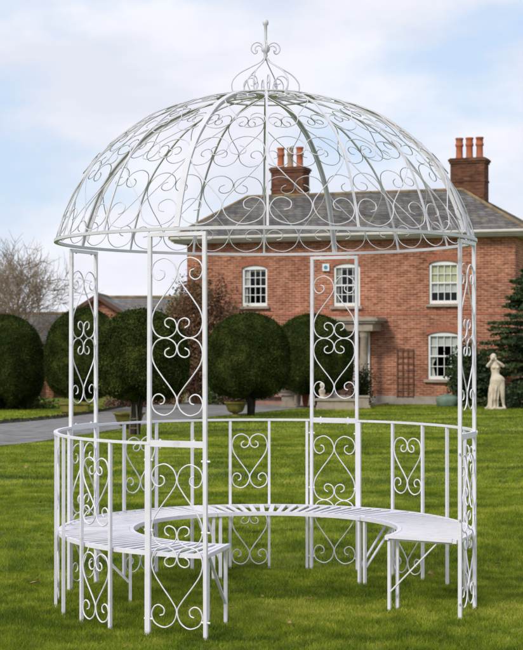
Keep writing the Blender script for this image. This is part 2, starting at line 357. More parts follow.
def curved_bar(m, r, a0, a1, z, w_r, h, step=2.5):
    n = max(2, int(abs(a1-a0)/step)+1)
    A_ = [a0+(a1-a0)*i/n for i in range(n+1)]
    m.bar([pol(r, a, z) for a in A_], w_r, h, [pol(1, a) for a in A_])

rp = RG*math.cos(R_(PHALF))
for a in PANELS:
    m = MB(); hb, ht = .170, .1625
    t = pol(1, a+90); c = pol(rp, a)
    for s in (-1, 1):
        b0 = c + t*(s*hb); t0 = c + t*(s*ht) + Vector((0,0,ZT-.014))
        m.bar([b0 + Vector((0,0,-.03)), t0], .0205, .0205, t)
    m.bar([c - t*(ht+.0115) + Vector((0,0,ZT-.0245)), c + t*(ht+.0115) + Vector((0,0,ZT-.0245))], .022, .021, pol(1, a))
    m.bar([c - t*(hb-.0135) + Vector((0,0,ZR)), c + t*(hb-.0135) + Vector((0,0,ZR))], .018, .034, pol(1, a))
    pn = m.build('side_panel', m_white, gz)
    hw = hb-.0165
    for z0, z1, fl in ((.05,.487,False), (.487,.93,True), (1.195,1.612,False), (1.612,2.045,True)):
        flat_heart(pn, a, hw, z0, z1, rp, fl)
    for s in (-1, 1):
        ends = [(c + t*(s*hb) + Vector((0,0,z)) - t*.026, c + t*(s*hb) + Vector((0,0,z)) + t*.026) for z in (.09, ZR-.09, ZS+.13)]
        ends.append((c + t*(s*.10) + Vector((0,0,ZT-.012)), c + t*(s*.10) + Vector((0,0,ZT-.042))))
        ends.append((c + t*(s*.10) + Vector((0,0,ZR-.025)), c + t*(s*.10) + Vector((0,0,ZR+.025))))
        for p0_, p1_ in ends:
            bm_ = MB(); bm_.tube([p0_, p1_], .0058, 8); bm_.build('bolt', m_white, pn)

SEGS = [(-60.2, 13.4), (30.0, 103.6), (-150.2, -76.6)]
for a0, a1 in SEGS:
    m = MB(); curved_bar(m, RG, a0-.6, a1+.6, ZR, .024, .014)
    rail = m.build('back_rail', m_white, gz)
    st = (a1-a0)/6
    for i in range(7):
        a = a0+st*i + (.35 if i == 0 else -.35 if i == 6 else 0)
        u = MB(); u.bar([pol(RG, a, -.03), pol(RG, a, ZR-.0085)], .0175, .0175, pol(1, a+90)); u.build('baluster', m_white, rail)
    for i in (1, 4):
        am = a0+st*(i+.5); hw = RG*math.sin(R_(st/2))-.012
        flat_heart(rail, am, hw, .565, .94, RG*math.cos(R_(st/2)), False, .0045)
        flat_heart(rail, am, hw, .03, .405, RG*math.cos(R_(st/2)), False, .0045)

J = [120.2, 49.3, -23.0, -94.5, -166.0]
for j in range(4):
    hi, lo = J[j], J[j+1]; m = MB()
    curved_bar(m, RG-.030, lo+.12, hi-.12, ZS, .026, .022, 1.5)
    curved_bar(m, RIN+.012, lo+.15, hi-.15, ZS-.004, .024, .026, 1.5)
    n = 20; stp = (hi-lo)/n
    for i in range(n+1):
        a = lo+stp*i
        if i == 0: a += .55
        if i == n: a -= .55
        d = pol(1, a); tt = pol(1, a+90)
        m.bar([pol(RIN+.026, a, ZS+.0045), pol(RG-.045, a, ZS+.0045)], .030 if 0 < i < n else .022, .008 if 0 < i < n else .022, tt)
    am = (lo+hi)/2
    seat = m.build('bench_seat', m_white, gz)
    for k, a in enumerate((lo+1.7, hi-1.7)):
        l = MB(); l.bar([pol(RIN+.02, a, -.03), pol(RIN+.02, a, ZS-.019)], .018, .018, pol(1, a+90)); lg = l.build('leg', m_white, seat)
        b_ = MB(); b_.bar([pol(RIN+.03, a, .12), pol(RIN+.32, a, ZS-.022)], .017, .008, pol(1, a+90)); b_.build('brace', m_white, lg)
        if (k == 1 and j == 0) or (k == 0 and j == 3):
            a2 = a + (-4.5 if j == 0 else 7.5); r2 = RIN+.045 if j == 0 else RIN-.0+.02
            l2 = MB(); l2.bar([pol(r2, a2, -.03), pol(r2, a2, ZS-.019)], .018, .018, pol(1, a2+90)); l2.build('leg', m_white, seat)
        s_ = MB(); s_.bar([pol(RIN+.032, a, ZS-.0115), pol(RG-.05, a, ZS-.0115)], .018, .018, pol(1, a+90)); s_.build('seat_bearer', m_white, lg)

# dome
PROF = [(1.285, 2.212),(1.256,2.31),(1.219,2.41),(1.153,2.56),(1.055,2.70),(.935,2.815),(.772,2.935),(.650,2.995),(.531,3.040),(.40,3.075),(.29,3.092),(.16,3.103),(.05,3.108)]
PC = catmull(PROF, 6); S_ = [0]
for i in range(1, len(PC)): S_.append(S_[-1]+math.hypot(PC[i][0]-PC[i-1][0], PC[i][1]-PC[i-1][1]))
pr_r = [p[0] for p in PC]; pr_z = [p[1] for p in PC]; ST = S_[-1]
def prof(s): return float(np.interp(s, S_, pr_r)), float(np.interp(s, S_, pr_z))
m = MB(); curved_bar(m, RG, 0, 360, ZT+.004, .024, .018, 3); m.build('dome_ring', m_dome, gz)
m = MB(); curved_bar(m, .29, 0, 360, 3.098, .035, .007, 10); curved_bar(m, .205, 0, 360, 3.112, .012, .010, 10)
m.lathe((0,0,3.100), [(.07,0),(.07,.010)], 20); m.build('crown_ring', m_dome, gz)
NR = 16
for k in range(NR):
    a = PH + 22.5*k; wide = k % 4 == 0
    ss = np.linspace(0, ST, 40); pts = []
    for s in ss:
        r, z = prof(s); pts.append(pol(max(r, .055), a, z))
    m = MB(); w, t = (.034, .009) if wide else (.013, .007)
    if wide: pts = [p + Vector((0,0,.001)) for p in pts]
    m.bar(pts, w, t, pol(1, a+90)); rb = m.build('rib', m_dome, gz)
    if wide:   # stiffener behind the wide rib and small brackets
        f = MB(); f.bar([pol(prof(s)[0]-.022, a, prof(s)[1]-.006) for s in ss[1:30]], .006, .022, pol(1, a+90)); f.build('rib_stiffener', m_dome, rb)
for k in range(NR):
    am = PH + 22.5*(k+.5)
    for s0, s1, rad in ((.012, .575, .0031), (.66, 1.22, .0029)):
        m = MB()
        for sg in (-1, 1):
            pts = []
            for x, y in heart_pts(sg, False):
                r, z = prof(s0+(s1-s0)*y); pts.append(pol(r, am + x*10.9, z))
            m.tube(pts, rad, 6)
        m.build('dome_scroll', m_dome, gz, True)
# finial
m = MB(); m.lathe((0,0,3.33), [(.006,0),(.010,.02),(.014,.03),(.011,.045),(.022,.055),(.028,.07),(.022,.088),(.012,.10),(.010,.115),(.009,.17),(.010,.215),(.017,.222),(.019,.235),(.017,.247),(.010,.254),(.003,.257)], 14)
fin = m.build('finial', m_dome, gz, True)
for k in range(6):
    a = 60*k + 20; w = MB()
    w.tube([pol(r, a, z) for r, z in catmull([(.200,3.113),(.212,3.16),(.205,3.20),(.165,3.245),(.095,3.285),(.035,3.318),(.012,3.345)], 6)], .0042, 6)
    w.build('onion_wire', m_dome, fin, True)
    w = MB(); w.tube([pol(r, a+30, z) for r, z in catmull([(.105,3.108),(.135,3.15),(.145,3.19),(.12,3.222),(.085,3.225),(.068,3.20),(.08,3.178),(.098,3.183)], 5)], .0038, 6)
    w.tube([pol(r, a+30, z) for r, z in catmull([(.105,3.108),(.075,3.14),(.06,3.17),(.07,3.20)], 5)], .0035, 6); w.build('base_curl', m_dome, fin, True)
for k in range(4):
    a = 90*k + 84; w = MB()
    w.tube([pol(r, a, z) for r, z in catmull([(.012,3.415),(.035,3.437),(.062,3.440),(.085,3.42),(.088,3.392),(.070,3.372),(.055,3.378),(.052,3.395)], 5)], .0042, 6)
    w.tube([pol(r, a, z) for r, z in catmull([(.012,3.40),(.035,3.42),(.055,3.418),(.066,3.402),(.060,3.385)], 5)], .0036, 6)
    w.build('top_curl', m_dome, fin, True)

# ---------------------------------------------------------------- house
HA = R_(-19.8)
hx0 = at(187, 402, 52.9); HL, HD = 11.55, 6.0
gb = GZ(43)-.02
ho = Vector((hx0.x, hx0.y, gb))
house = empty('brick_house', ho, 'two storey red brick house with slate hipped roof and white sash windows', 'house', rz=HA)
hu = Vector((math.cos(HA), math.sin(HA), 0)); hv = Vector((-math.sin(HA), math.cos(HA), 0))
def fac(px, py, off=0.0):
    r = ray(px, py); o = Vector((0,-CD,CH)) - (ho + hv*off); t = -o.dot(hv)/r.dot(hv); q_ = o + r*t
    return q_.dot(hu), q_.z
ZE = fac(187, 244)[1]            # wall top
def window_rect(px0, pyt, px1, pyb, pyx=None):
    u0, z1 = fac(px0, pyt); u1, z0 = fac(px1, pyb); return u0, u1, z0, z1
WINS = [  # px left, px crown top, px right, px bottom (frame), blind, label
    (241.8, 265.3, 267.2, 306.0, 'none', 'sash window without blinds'),
    (333.3, 263.3, 360.0, 306.0, 'none', None),
    (428.8, 260.6, 458.8, 303.6, 'yellow', 'sash window with a yellow blind and net curtain'),
    (427.6, 331.6, 459.6, 379.6, 'white', 'taller sash window with white blind and side curtain')]
def arch(u0, u1, zs, zc, n=10):
    return [(u0+(u1-u0)*i/n, zs+(zc-zs)*(1-(2*i/n-1)**2)) for i in range(n+1)]
rects = []
for (a, b_, c_, d_, bl, lb) in WINS:
    u0, z1 = fac(a, b_); u1, z0 = fac(c_, d_); rects.append((u0, u1, z0, z1-.10, z1))
# wall front with openings
bm = bmesh.new()
def loop(pts, y=0):
    vs_ = [bm.verts.new((p[0], y, p[1])) for p in pts]; return vs_, [bm.edges.new((vs_[i], vs_[(i+1) % len(vs_)])) for i in range(len(vs_))]
eds = []; holes = []
_, e_ = loop([(0,-.3),(HL,-.3),(HL,ZE),(0,ZE)]); eds += e_
DOOR = (fac(333, 400)[0], fac(355, 400)[0], .05, 2.45)
for (u0, u1, z0, zs, zc) in rects:
    v_, e_ = loop([(u0,z0)] + arch(u0, u1, zs, zc) [::1] + [(u1,z0)]); eds += e_; holes.append(v_)
v_, e_ = loop([(DOOR[0],DOOR[2]),(DOOR[0],DOOR[3]),(DOOR[1],DOOR[3]),(DOOR[1],DOOR[2])]); eds += e_; holes.append(v_)
bmesh.ops.triangle_fill(bm, use_beauty=True, use_dissolve=False, edges=eds)
for v_ in holes:
    back = [bm.verts.new((v.co.x, .16, v.co.z)) for v in v_]
    for i in range(len(v_)):
        k = (i+1) % len(v_); bm.faces.new((v_[i], v_[k], back[k], back[i]))
for pts in ([(HL,0),(HL,HD)], [(HL,HD),(0,HD)], [(0,HD),(0,0)]):
    (xa, ya), (xb, yb) = pts
    bm.faces.new([bm.verts.new(c) for c in ((xa,ya,-.3),(xb,yb,-.3),(xb,yb,ZE),(xa,ya,ZE))])
me = bpy.data.meshes.new('wall'); bm.to_mesh(me); bm.free(); link('wall', me, m_brick, house)
# string course, a slightly projecting brick band, and plinth
m = MB(); m.box((HL/2+.0, -.025, .17), (HL+.06, .05, .34)); m.build('plinth', noisy('pale_plinth', [(.3,(.30,.25,.21)),(.7,(.40,.36,.31))], 4, 6, .9), house)

for (u0, u1, z0, zs, zc), W_ in zip(rects, WINS):
    fr = MB(); fw = .075; y0, y1 = .06, .15; yc = (y0+y1)/2; dy = y1-y0
    fr.box((u0+fw/2+.004, yc, (z0+zs)/2), (fw, dy, zs-z0)); fr.box((u1-fw/2-.004, yc, (z0+zs)/2), (fw, dy, zs-z0))
    fr.box(((u0+u1)/2, yc, z0+.055), (u1-u0-2*fw-.01, dy, .11))
    top = [(u, z-.004) for u, z in arch(u0+.004, u1-.004, zs, zc)]
    poly = [Vector((u, y0, z)) for u, z in top] + [Vector((u1-.004, y0, zs-.055)), Vector((u0+.004, y0, zs-.055))]
    fr.prism([p for p in poly], (0, dy, 0))
    F_ = fr.build('window', m_wood, house)
    if W_[5]: F_['label'] = W_[5]
    iu0, iu1, iz0, iz1 = u0+fw+.004, u1-fw-.004, z0+.11, zs-.055; zm = (iz0+iz1)/2
    sb = MB(); bw = .022
    sb.box(((iu0+iu1)/2, .095, zm), (iu1-iu0, .06, .05))
    for i in range(1, 4):
        u = iu0+(iu1-iu0)*i/4
        for za, zb in ((iz0, zm-.025), (zm+.025, iz1)): sb.box((u, .105, (za+zb)/2), (bw, .03, zb-za))
    for za, zb in ((iz0, zm-.025), (zm+.025, iz1)):
        for i in range(4):
            ua = iu0+(iu1-iu0)*i/4; ub = iu0+(iu1-iu0)*(i+1)/4
            sb.box(((ua+ub)/2, .1055, (za+zb)/2), ((ub-ua)-bw-.001, .029, bw))
    sb.build('sash_bars', m_wood, F_)
    g = MB(); g.add([(iu0, .118, iz0), (iu1, .118, iz0), (iu1, .118, iz1), (iu0, .118, iz1)], [(0,1,2,3)]); g.build('pane', m_glass, F_)
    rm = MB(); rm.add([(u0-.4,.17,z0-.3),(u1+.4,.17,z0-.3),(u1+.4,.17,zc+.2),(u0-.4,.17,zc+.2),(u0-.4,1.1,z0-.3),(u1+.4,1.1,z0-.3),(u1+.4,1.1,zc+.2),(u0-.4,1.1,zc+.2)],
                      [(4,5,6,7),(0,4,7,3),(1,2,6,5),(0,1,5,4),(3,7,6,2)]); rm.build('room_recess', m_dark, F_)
    hh = iz1-iz0
    def drape(name, ua, ub, za, zb, mat, amp=.012, y=.16):
        d_ = MB(); n = 28
        pts = [(ua+(ub-ua)*i/n, y+amp*math.sin(i*1.9)) for i in range(n+1)]
        d_.add([(u, yy, z) for z in (za, zb) for u, yy in pts], [(i, i+1, n+2+i, n+1+i) for i in range(n)]); d_.build(name, mat, F_, True)
    if W_[4] == 'none':
        drape('curtain', iu0, iu0+(iu1-iu0)*.24, zm, iz1, m_curtain); drape('curtain', iu0, iu0+(iu1-iu0)*.12, iz0, zm, m_curtain)
        drape('blind', iu0, iu1, iz1-.07, iz1, m_curtain, .002)
    if W_[4] == 'yellow':
        drape('blind', iu0, iu1, zm, iz1, m_blind, .002); drape('curtain', iu0, iu1, iz0+hh*.24, zm, m_curtain)
    if W_[4] == 'white':
        drape('blind', iu0, iu1, iz1-hh*.24, iz1, m_curtain, .008)
        d_ = MB(); w_ = iu1-iu0
        for s_, ux in ((1, iu0), (-1, iu1)):
            d_.add([(ux, .17, iz1-hh*.24), (ux+s_*w_*.22, .17, iz1-hh*.24), (ux+s_*w_*.20, .165, zm-.05), (ux+s_*w_*.07, .17, zm-hh*.2), (ux+s_*w_*.16, .17, iz0), (ux, .17, iz0)], [(0,1,2,3,4,5)])
        d_.build('curtain', m_curtain, F_)
    sl = MB(); sl.box(((u0+u1)/2, -.02, z0-.05), (u1-u0+.20, .20, .09)); sl.build('sill', m_stone, F_)
    # arch of bricks on end
    va = MB(); n = 15; ext = .10
    top = arch(u0-ext*.3, u1+ext*.3, zs-.01, zc+.012, n)
    for i in range(n):
        (ua, za), (ub, zb) = top[i], top[i+1]; tc_ = ((i+.5)/n-.5)*.12
        va.prism([Vector((ua+.006, -.006, za)), Vector((ub-.006, -.006, zb)), Vector((ub-.006+tc_, -.006, zb+.22)), Vector((ua+.006+tc_, -.006, za+.22))], (0, .03, 0))
    va.build('brick_arch', m_voussoir, F_)
# door
m = MB(); du0, du1, dz0, dz1 = DOOR
m.box(((du0+du1)/2, .13, (dz0+dz1)/2), (du1-du0-.16, .05, dz1-dz0-.08)); 
for dx_ in (-.17, .17):
    for z_ in (.45, 1.05, 1.75): m.box(((du0+du1)/2+dx_, .10, z_), (.24, .02, .42))
dr = m.build('door', m_trellis, house)
m = MB(); m.box((du0+.04, .1, (dz0+dz1)/2), (.08, .12, dz1-dz0)); m.box((du1-.04, .1, (dz0+dz1)/2), (.08, .12, dz1-dz0)); m.box(((du0+du1)/2, .1, dz1-.03), (du1-du0-.16, .12, .06)); m.build('door_frame', m_wood, dr)
m = MB(); m.lathe((du1-.2, .06, 1.1), [(.02,-.02),(.035,0),(.02,.02)], 10); m.build('handle', m_rust, dr)
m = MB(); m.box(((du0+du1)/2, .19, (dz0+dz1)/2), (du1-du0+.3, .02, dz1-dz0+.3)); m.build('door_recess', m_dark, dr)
# portico
pu0, pu1 = fac(302, 380, -.9)[0], fac(378.5, 380, -.9)[0]
ztop = fac(370, 321, -1.0)[1]; zent = fac(370, 330, -1.0)[1]
m = MB(); cu = (pu0+pu1)/2; pw = pu1-pu0
m.box((cu, -.55, (zent+ztop)/2-.02), (pw-.30, 1.08, (ztop-zent)+.02)); m.box((cu, -.58, ztop-.03), (pw-.08, 1.18, .07)); m.box((cu, -.60, ztop+.045), (pw+.10, 1.26, .08)); m.box((cu, -.58, ztop+.105), (pw-.02, 1.16, .04))
po = m.build('portico', m_stone, house)
m = MB(); m.box((cu, -.6, .06), (pw+.2, 1.4, .12)); m.build('porch_step', m_stone, po)
for uu, yy in ((pu1-.50, -.90), (pu0+.50, -.90)):
    c_ = MB(); hh = zent-.11
    c_.lathe((uu, yy, .12), [(.20,0),(.20,.10),(.17,.12),(.185,.16),(.15,.20),(.145,.5),(.135,hh*.6),(.12,hh-.25),(.145,hh-.22),(.13,hh-.19),(.165,hh-.12),(.17,hh-.06),(.19,hh-.05),(.19,hh-.014)], 20)
    c_.build('column', m_stone, po, True)
m = MB(); p_ = fac(369.5, 395)
m.tube([(p_[0], -.06, .1), (p_[0], -.06, fac(369, 332)[1])], .038, 8); m.build('downpipe', m_wood, house)
# alarm box
u_, z_ = fac(326.5, 267.5); m = MB(); m.box((u_, -.045, z_), (.24, .08, .24)); ab = m.build('alarm_box', m_wood, house)
m = MB(); hx_ = [Vector((u_+.075*math.cos(R_(60*i)), -.097, z_+.075*math.sin(R_(60*i)))) for i in range(6)]; m.prism(hx_, (0, .012, 0)); m.build('alarm_emblem', m_blue, ab)
# eaves, gutter, roof
OV = .42; zr_e = ZE+.08
m = MB(); m.box((HL/2, HD/2, ZE+.05), (HL+2*OV-.12, HD+2*OV-.12, .10)); m.build('soffit', m_cream, house)
m = MB()
for (a0_, b0_) in (((-OV,-OV),(HL+OV,-OV)), ((HL+OV,-OV),(HL+OV,HD+OV)), ((HL+OV,HD+OV),(-OV,HD+OV)), ((-OV,HD+OV),(-OV,-OV))):
    A_, B_ = Vector((*a0_, ZE+.13)), Vector((*b0_, ZE+.13)); n_ = Vector(((B_-A_).y, -(B_-A_).x, 0)).normalized()
    m.bar([A_, B_], .06, .15, n_); m.tube([A_+n_*.075+Vector((0,0,.03)), B_+n_*.075+Vector((0,0,.03))], .055, 10)
m.build('gutter', m_cream, house)
def loc(p): q_ = p - ho; return Vector((q_.dot(hu), q_.dot(hv), q_.z))
RL, RRr = Vector((1.15, HD/2, 0)), Vector((9.15, HD/2, 0))
zrd = loc(at(465, 189.5, 52.6)).z; RL.z = RRr.z = zrd
e0, e1, e2, e3 = [Vector((x, y, ZE+.19)) for x, y in ((-OV-.05,-OV-.05),(HL+OV+.05,-OV-.05),(HL+OV+.05,HD+OV+.05),(-OV-.05,HD+OV+.05))]
m = MB(); m.add([e0,e1,e2,e3,RL,RRr], [(0,1,5,4),(1,2,5),(2,3,4,5),(3,0,4),(0,3,2,1)]); roof = m.build('roof', m_slate, house)
m = MB()
def ridge(A_, B_, r=.06):
    n = max(2, int((B_-A_).length/.45))
    for i in range(n):
        p, q_ = A_.lerp(B_, i/n), A_.lerp(B_, (i+.97)/n); m.tube([p, q_], [r, r*1.08], 8)
for A_, B_ in ((RL, RRr), (e0, RL), (e1, RRr), (e2, RRr), (e3, RL)): ridge(A_, B_)
m.build('ridge_tiles', m_ridge, roof)
def chimney(pxc, w, zt_px, depth, pots, dv, lab):
    c_ = loc(at(pxc, zt_px, depth)); c_.y = dv; zt = c_.z
    # keep the pixel column at that local depth
    for _ in range(4):
        wp = ho + hu*c_.x + hv*c_.y + Vector((0,0,zt)); d_ = wp.y + CD; q_ = loc(at(pxc, zt_px, d_)); c_.x = q_.x; zt = q_.z
    c_.x = q_.x
    m = MB(); zb = zrd-1.2; W2, D2 = w, .75
    m.box((c_.x, dv, (zb+zt-.20)/2), (W2, D2, zt-.20-zb)); m.box((c_.x, dv, zt-.155), (W2+.07, D2+.07, .075)); m.box((c_.x, dv, zt-.075), (W2+.14, D2+.14, .08)); m.box((c_.x, dv, zt-.015), (W2+.05, D2+.05, .035))
    m.box((c_.x, dv, zt-.80), (W2+.05, D2+.05, .07))
    ch = m.build('chimney', m_dbrick, roof)
    for i, mat in enumerate(pots):
        p = MB(); r = .125 if mat is m_terra else .11
        p.lathe((c_.x + (i-1)*W2*.30, dv, zt), [(r*1.1,0),(r*1.1,.06),(r*.98,.08),(r*.92,.42),(r*1.0,.44),(r*1.16,.46),(r*1.16,.53),(r,.55),(r*.98,.68),(r*1.15,.70),(r*1.15,.75),(r*.8,.75),(r*.8,.6)], 16)
        p.build('chimney_pot', mat, ch, True)
    return ch
chimney(290.3, 1.22, 168, 56, [m_terra, m_tan, m_terra], HD/2+.35, '')
chimney(469.5, 1.20, 159, 53, [m_terra, m_terra, m_terra], HD/2+.45, '')
# soldier course patch in the brickwork between floors
m = MB(); zc_ = fac(400, 314)[1]; m.box((HL/2, -.006, zc_), (HL-.02, .02, .07)); m.build('brick_string_course', m_voussoir, house)

# trellis on wall
m = MB(); u0, z1 = fac(397.8, 348.5); u1, z0 = fac(413.6, 398)
for i in range(4): u = u0+(u1-u0)*i/3; m.box((u, 0, (z0+z1)/2), (.03, .02, z1-z0))
for i in range(8): z = z0+.05+(z1-z0-.1)*i/7; m.box(((u0+u1)/2, -.018, z), (u1-u0+.06, .014, .028))
tp = ho - hv*.05
tr = m.build('wall_trellis', m_trellis); tr.location = tp; tr.rotation_euler = (0,0,HA)
tag(tr, 'dark square wooden trellis fixed to the brick wall beside the porch', 'trellis')

# ---------------------------------------------------------------- foliage
def leaf_cloud(P, N, size, asp=.55, align=.6):
    """quads at P, roughly facing N"""
    n = len(P); rnd = rng.normal(size=(n,3)); rnd /= np.linalg.norm(rnd, axis=1)[:,None]
    nn = N*align + rnd*(1-align)*1.4; nn /= np.linalg.norm(nn, axis=1)[:,None]+1e-9
    t = np.cross(nn, rng.normal(size=(n,3))); t /= np.linalg.norm(t, axis=1)[:,None]+1e-9; b = np.cross(nn, t)
    s = size*(.6+.8*rng.random((n,1)))
    V = np.stack([P-t*s, P+b*s*asp, P+t*s, P-b*s*asp], 1).reshape(-1,3); return V, np.arange(n*4).reshape(-1,4)

TOP_PROTO = {}
def topiary(name_label, px, pyt, pxl, pxr, pyb, base_py, depth=None, gaps=False, shape='dome', hidden_trunk=False):
    if depth is None: b0 = on_ground(px, base_py); depth = b0.y + CD
    b0 = at(px, base_py, depth); b0.z = GZ(b0.y)
    zt = at(px, pyt, depth).z - b0.z; zb = at(px, pyb, depth).z - b0.z
    r = (pxr-pxl)/2/F*depth; cx = at((pxl+pxr)/2, 380, depth).x
    loc_ = Vector((cx, b0.y, b0.z))
    root = empty('topiary_tree', loc_, name_label, 'topiary tree', 'dome clipped evergreens on short trunks along the drive')
    H = zt-zb; seed = rng.random(6)*6
    def surf(u, v):                      # u angle, v 0 bottom..1 top
        # profile: flat-ish underside, fullest at 40 % height, domed top
        th = v*math.pi; zz = .5-.5*np.cos(th)
        e = (zz-.40)/np.where(zz > .40, .60, .40); rr = (1-np.abs(e)**np.where(zz > .40, 2.6, 4.2))**np.where(zz > .40, .52, .40)
        lump = 1+.03*np.sin(3*u+seed[0])*np.sin(5*v+seed[1])+.018*np.sin(7*u+seed[2]+4*v)+.012*np.sin(13*u+9*v+seed[3])
        R0 = r*rr*lump
        zz2 = zb+H*(.06*np.sin(5*u+seed[4])*(1-zz)**6+zz)
        return np.stack([R0*np.cos(u), R0*np.sin(u), zz2], -1)
    nu, nv = 72, 40
    U, Vv = np.meshgrid(np.linspace(0, 2*np.pi, nu, endpoint=False), np.linspace(.01, .99, nv))
    P = surf(U, Vv); P = P.reshape(-1,3)
    P[:, 0] *= .975; P[:, 1] *= .975; P[:, 2] = (P[:, 2]-zb-H/2)*.975+zb+H/2
    q = [(j*nu+i, j*nu+(i+1) % nu, (j+1)*nu+(i+1) % nu, (j+1)*nu+i) for j in range(nv-1) for i in range(nu)]
    n = int(42000*min(1, (r/1.0)**2)); u = rng.random(n)*2*np.pi; v = np.arccos(1-2*rng.random(n))/np.pi; v = np.clip(v, .02, .98)
    Q = surf(u, v); Nn = Q-np.array([0,0,zb+H*.45]); Nn /= np.linalg.norm(Nn, axis=1)[:,None]
    Q = Q + Nn*(rng.random((n,1))*.05-.03)
    stray = rng.random(n) < .08; Q[stray] += Nn[stray]*.09*rng.random((stray.sum(),1))
    LV, LF = leaf_cloud(Q, Nn, .023, .5, .4)
    nn0 = len(P); Vall = np.concatenate([P, LV]); Fall = np.concatenate([np.array(q), LF+nn0])
    raw('crown', Vall, Fall, m_yew, root)
    t = MB(); tx = px/1.0
    ox = b0.x - cx
    for k, (ax, ay) in enumerate(((0,0),(.07,.05),(-.05,.08))):
        pts = [(ox+ax*.6, ay*.6, -.05), (ox+ax+.01, ay, zb*.5), (ox*.6+ax*2.2, ay*2.2, zb+H*.25)]
        t.tube(pts, [.06, .05, .04], 8)
    t.build('trunk', m_bark, root, True)
    return root
topiary('large dark clipped dome tree at the left edge of the photo', 8, 315, -32, 43.5, 402, 409, 45)
topiary('clipped dome tree behind the left side of the gazebo, partly overlapped by another', 82, 308, 46.5, 122, 395, 411, 43)
topiary('nearest clipped dome tree, beside the drive with stakes at its trunk', 134.5, 309.5, 96, 187.5, 397, 435.5)
topiary('clipped dome tree in front of the upper left window of the house', 250.5, 313, 206.5, 290.5, 395, 416)
topiary('clipped dome tree in front of the porch, overlapped by its left neighbour', 318, 314, 272, 352.5, 391, 407.5, 46.9)

# tree stakes
b0 = on_ground(134.5, 436); tp_ = Vector((b0.x, b0.y-.15, GZ(b0.y)))
root = empty('tree_stakes', tp_, 'pale wooden stakes tied round the nearest topiary trunk', 'stakes')
for i in range(4):
    a = R_(45+90*i); m = MB(); m.tube([(.12*math.cos(a), .12*math.sin(a), -.03), (.07*math.cos(a), .07*math.sin(a), .58+.03*(i % 2))], .010, 6); m.build('stake', m_stake, root)
m = MB()
for z in (.16, .34): m.tube([(.11*math.cos(R_(45+90*i)), .11*math.sin(R_(45+90*i)), z) for i in range(5)], .007, 5)
m.build('tie_rail', m_stake, root)

# bare tree
def bare_tree(label, loc_, H, seed, spread=1.0, mat=m_twig, name='bare_tree'):
    rd = random.Random(seed); root = empty(name, loc_, label, 'tree'); tr_, br_ = MB(), MB()
    def grow(p, d, L_, r, lv):
        n = 4 if lv < 3 else 3; pts = [p]; q = p.copy(); dd = d.copy()
        for i in range(n):
            dd = (dd + Vector((rd.gauss(0,.16), rd.gauss(0,.16), rd.gauss(.05,.10)))).normalized(); q = q + dd*(L_/n); pts.append(q.copy())
        rs = [r*(1-.55*i/n) for i in range(n+1)]
        (tr_ if lv == 0 else br_).tube(pts, rs, 7 if lv < 2 else (4 if lv < 4 else 3), cap=False)
        if lv >= 5: return
        kids = {0: 7, 1: 6, 2: 5, 3: 4, 4: 4}[lv]
        for k in range(kids):
            i = rd.randint(1 if lv else 2, n); ang = rd.uniform(.35, .85); ax = dd.orthogonal().normalized()
            ax.rotate(Matrix.Rotation(rd.uniform(0, 6.28), 3, dd)); nd = (dd*math.cos(ang) + ax*math.sin(ang)*spread).normalized()
            grow(pts[i], nd, L_*rd.uniform(.58, .80), max(rs[i]*.62, .009), lv+1)
    grow(Vector((0,0,-.1)), Vector((0,0,1)), H*.36, H*.022, 0)
    tr_.build('trunk', mat, root); br_.build('crown', mat, root); return root
p = at(38, 420, 58); p.z = GZ(54)-.1
bare_tree('leafless tree with fine pale branches rising behind the left topiary', p, 8.2, 5, 1.2)
p = at(-60, 420, 66); p.z = GZ(60)-.1
bare_tree('leafless tree whose branch tips enter at the left edge', p, 9.0, 11, 1.1)

def twig_shrub(label, centre, rx, ry, h, nst, nleaf, mt, ml, cat='shrub', name='shrub', leaf=.045, base=None):
    root = empty(name, centre, label, cat); m = MB(); tips = []
    for i in range(nst):
        a = random.uniform(0, 6.28); rr = math.sqrt(random.random()); tx, ty = rx*rr*math.cos(a), ry*rr*math.sin(a); tz = h*random.uniform(.35, 1)*(1-.35*rr*rr)
        pts = [Vector((tx*.25, ty*.25, -.03)), Vector((tx*.6+random.gauss(0,.05), ty*.6, tz*.5)), Vector((tx, ty, tz))]
        c_ = [Vector(q_) for q_ in catmull([tuple(q_) for q_ in pts], 4)]; m.tube(c_, [.014*(1-.75*k/(len(c_)-1)) for k in range(len(c_))], 4, cap=False)
        for k in range(5):
            s = c_[random.randint(3, len(c_)-1)]; d = Vector((random.gauss(0,1), random.gauss(0,1), random.gauss(.3,.8))).normalized()*random.uniform(.15,.4)
            m.tube([s, s+d*.5+Vector((0,0,.03)), s+d], [.006,.005,.003], 3, cap=False); tips.append(s+d)
        tips += c_[3:]
    m.build('stems', mt, root)
    T = np.array([tuple(t_) for t_ in tips]); idx = rng.integers(0, len(T), nleaf); P = T[idx]+rng.normal(size=(nleaf,3))*.09
    P[:,2] = np.abs(P[:,2]); V_, F_ = leaf_cloud(P, np.tile([0,-.3,.9], (nleaf,1)), leaf, .6, .2); raw('foliage', V_, F_, ml, root); return root
def shrub_at(label, px, pyb, d, w, dep, h, ns, nl, mt, ml, **k):
    p_ = at(px, pyb, d); p_.z = GZ(p_.y); return twig_shrub(label, p_, w/2, dep/2, h, ns, nl, mt, ml, **k)
shrub_at('tall brown twiggy bush against the left corner of the house', 203, 400, 50.6, 2.6, 1.8, 4.7, 420, 42000, m_btwig, m_bleaf, leaf=.045)
shrub_at('lower yellow-green bush left of the house corner', 178, 400, 51.2, 1.0, 1.0, 3.9, 90, 7000, m_btwig, m_gleaf, leaf=.045)
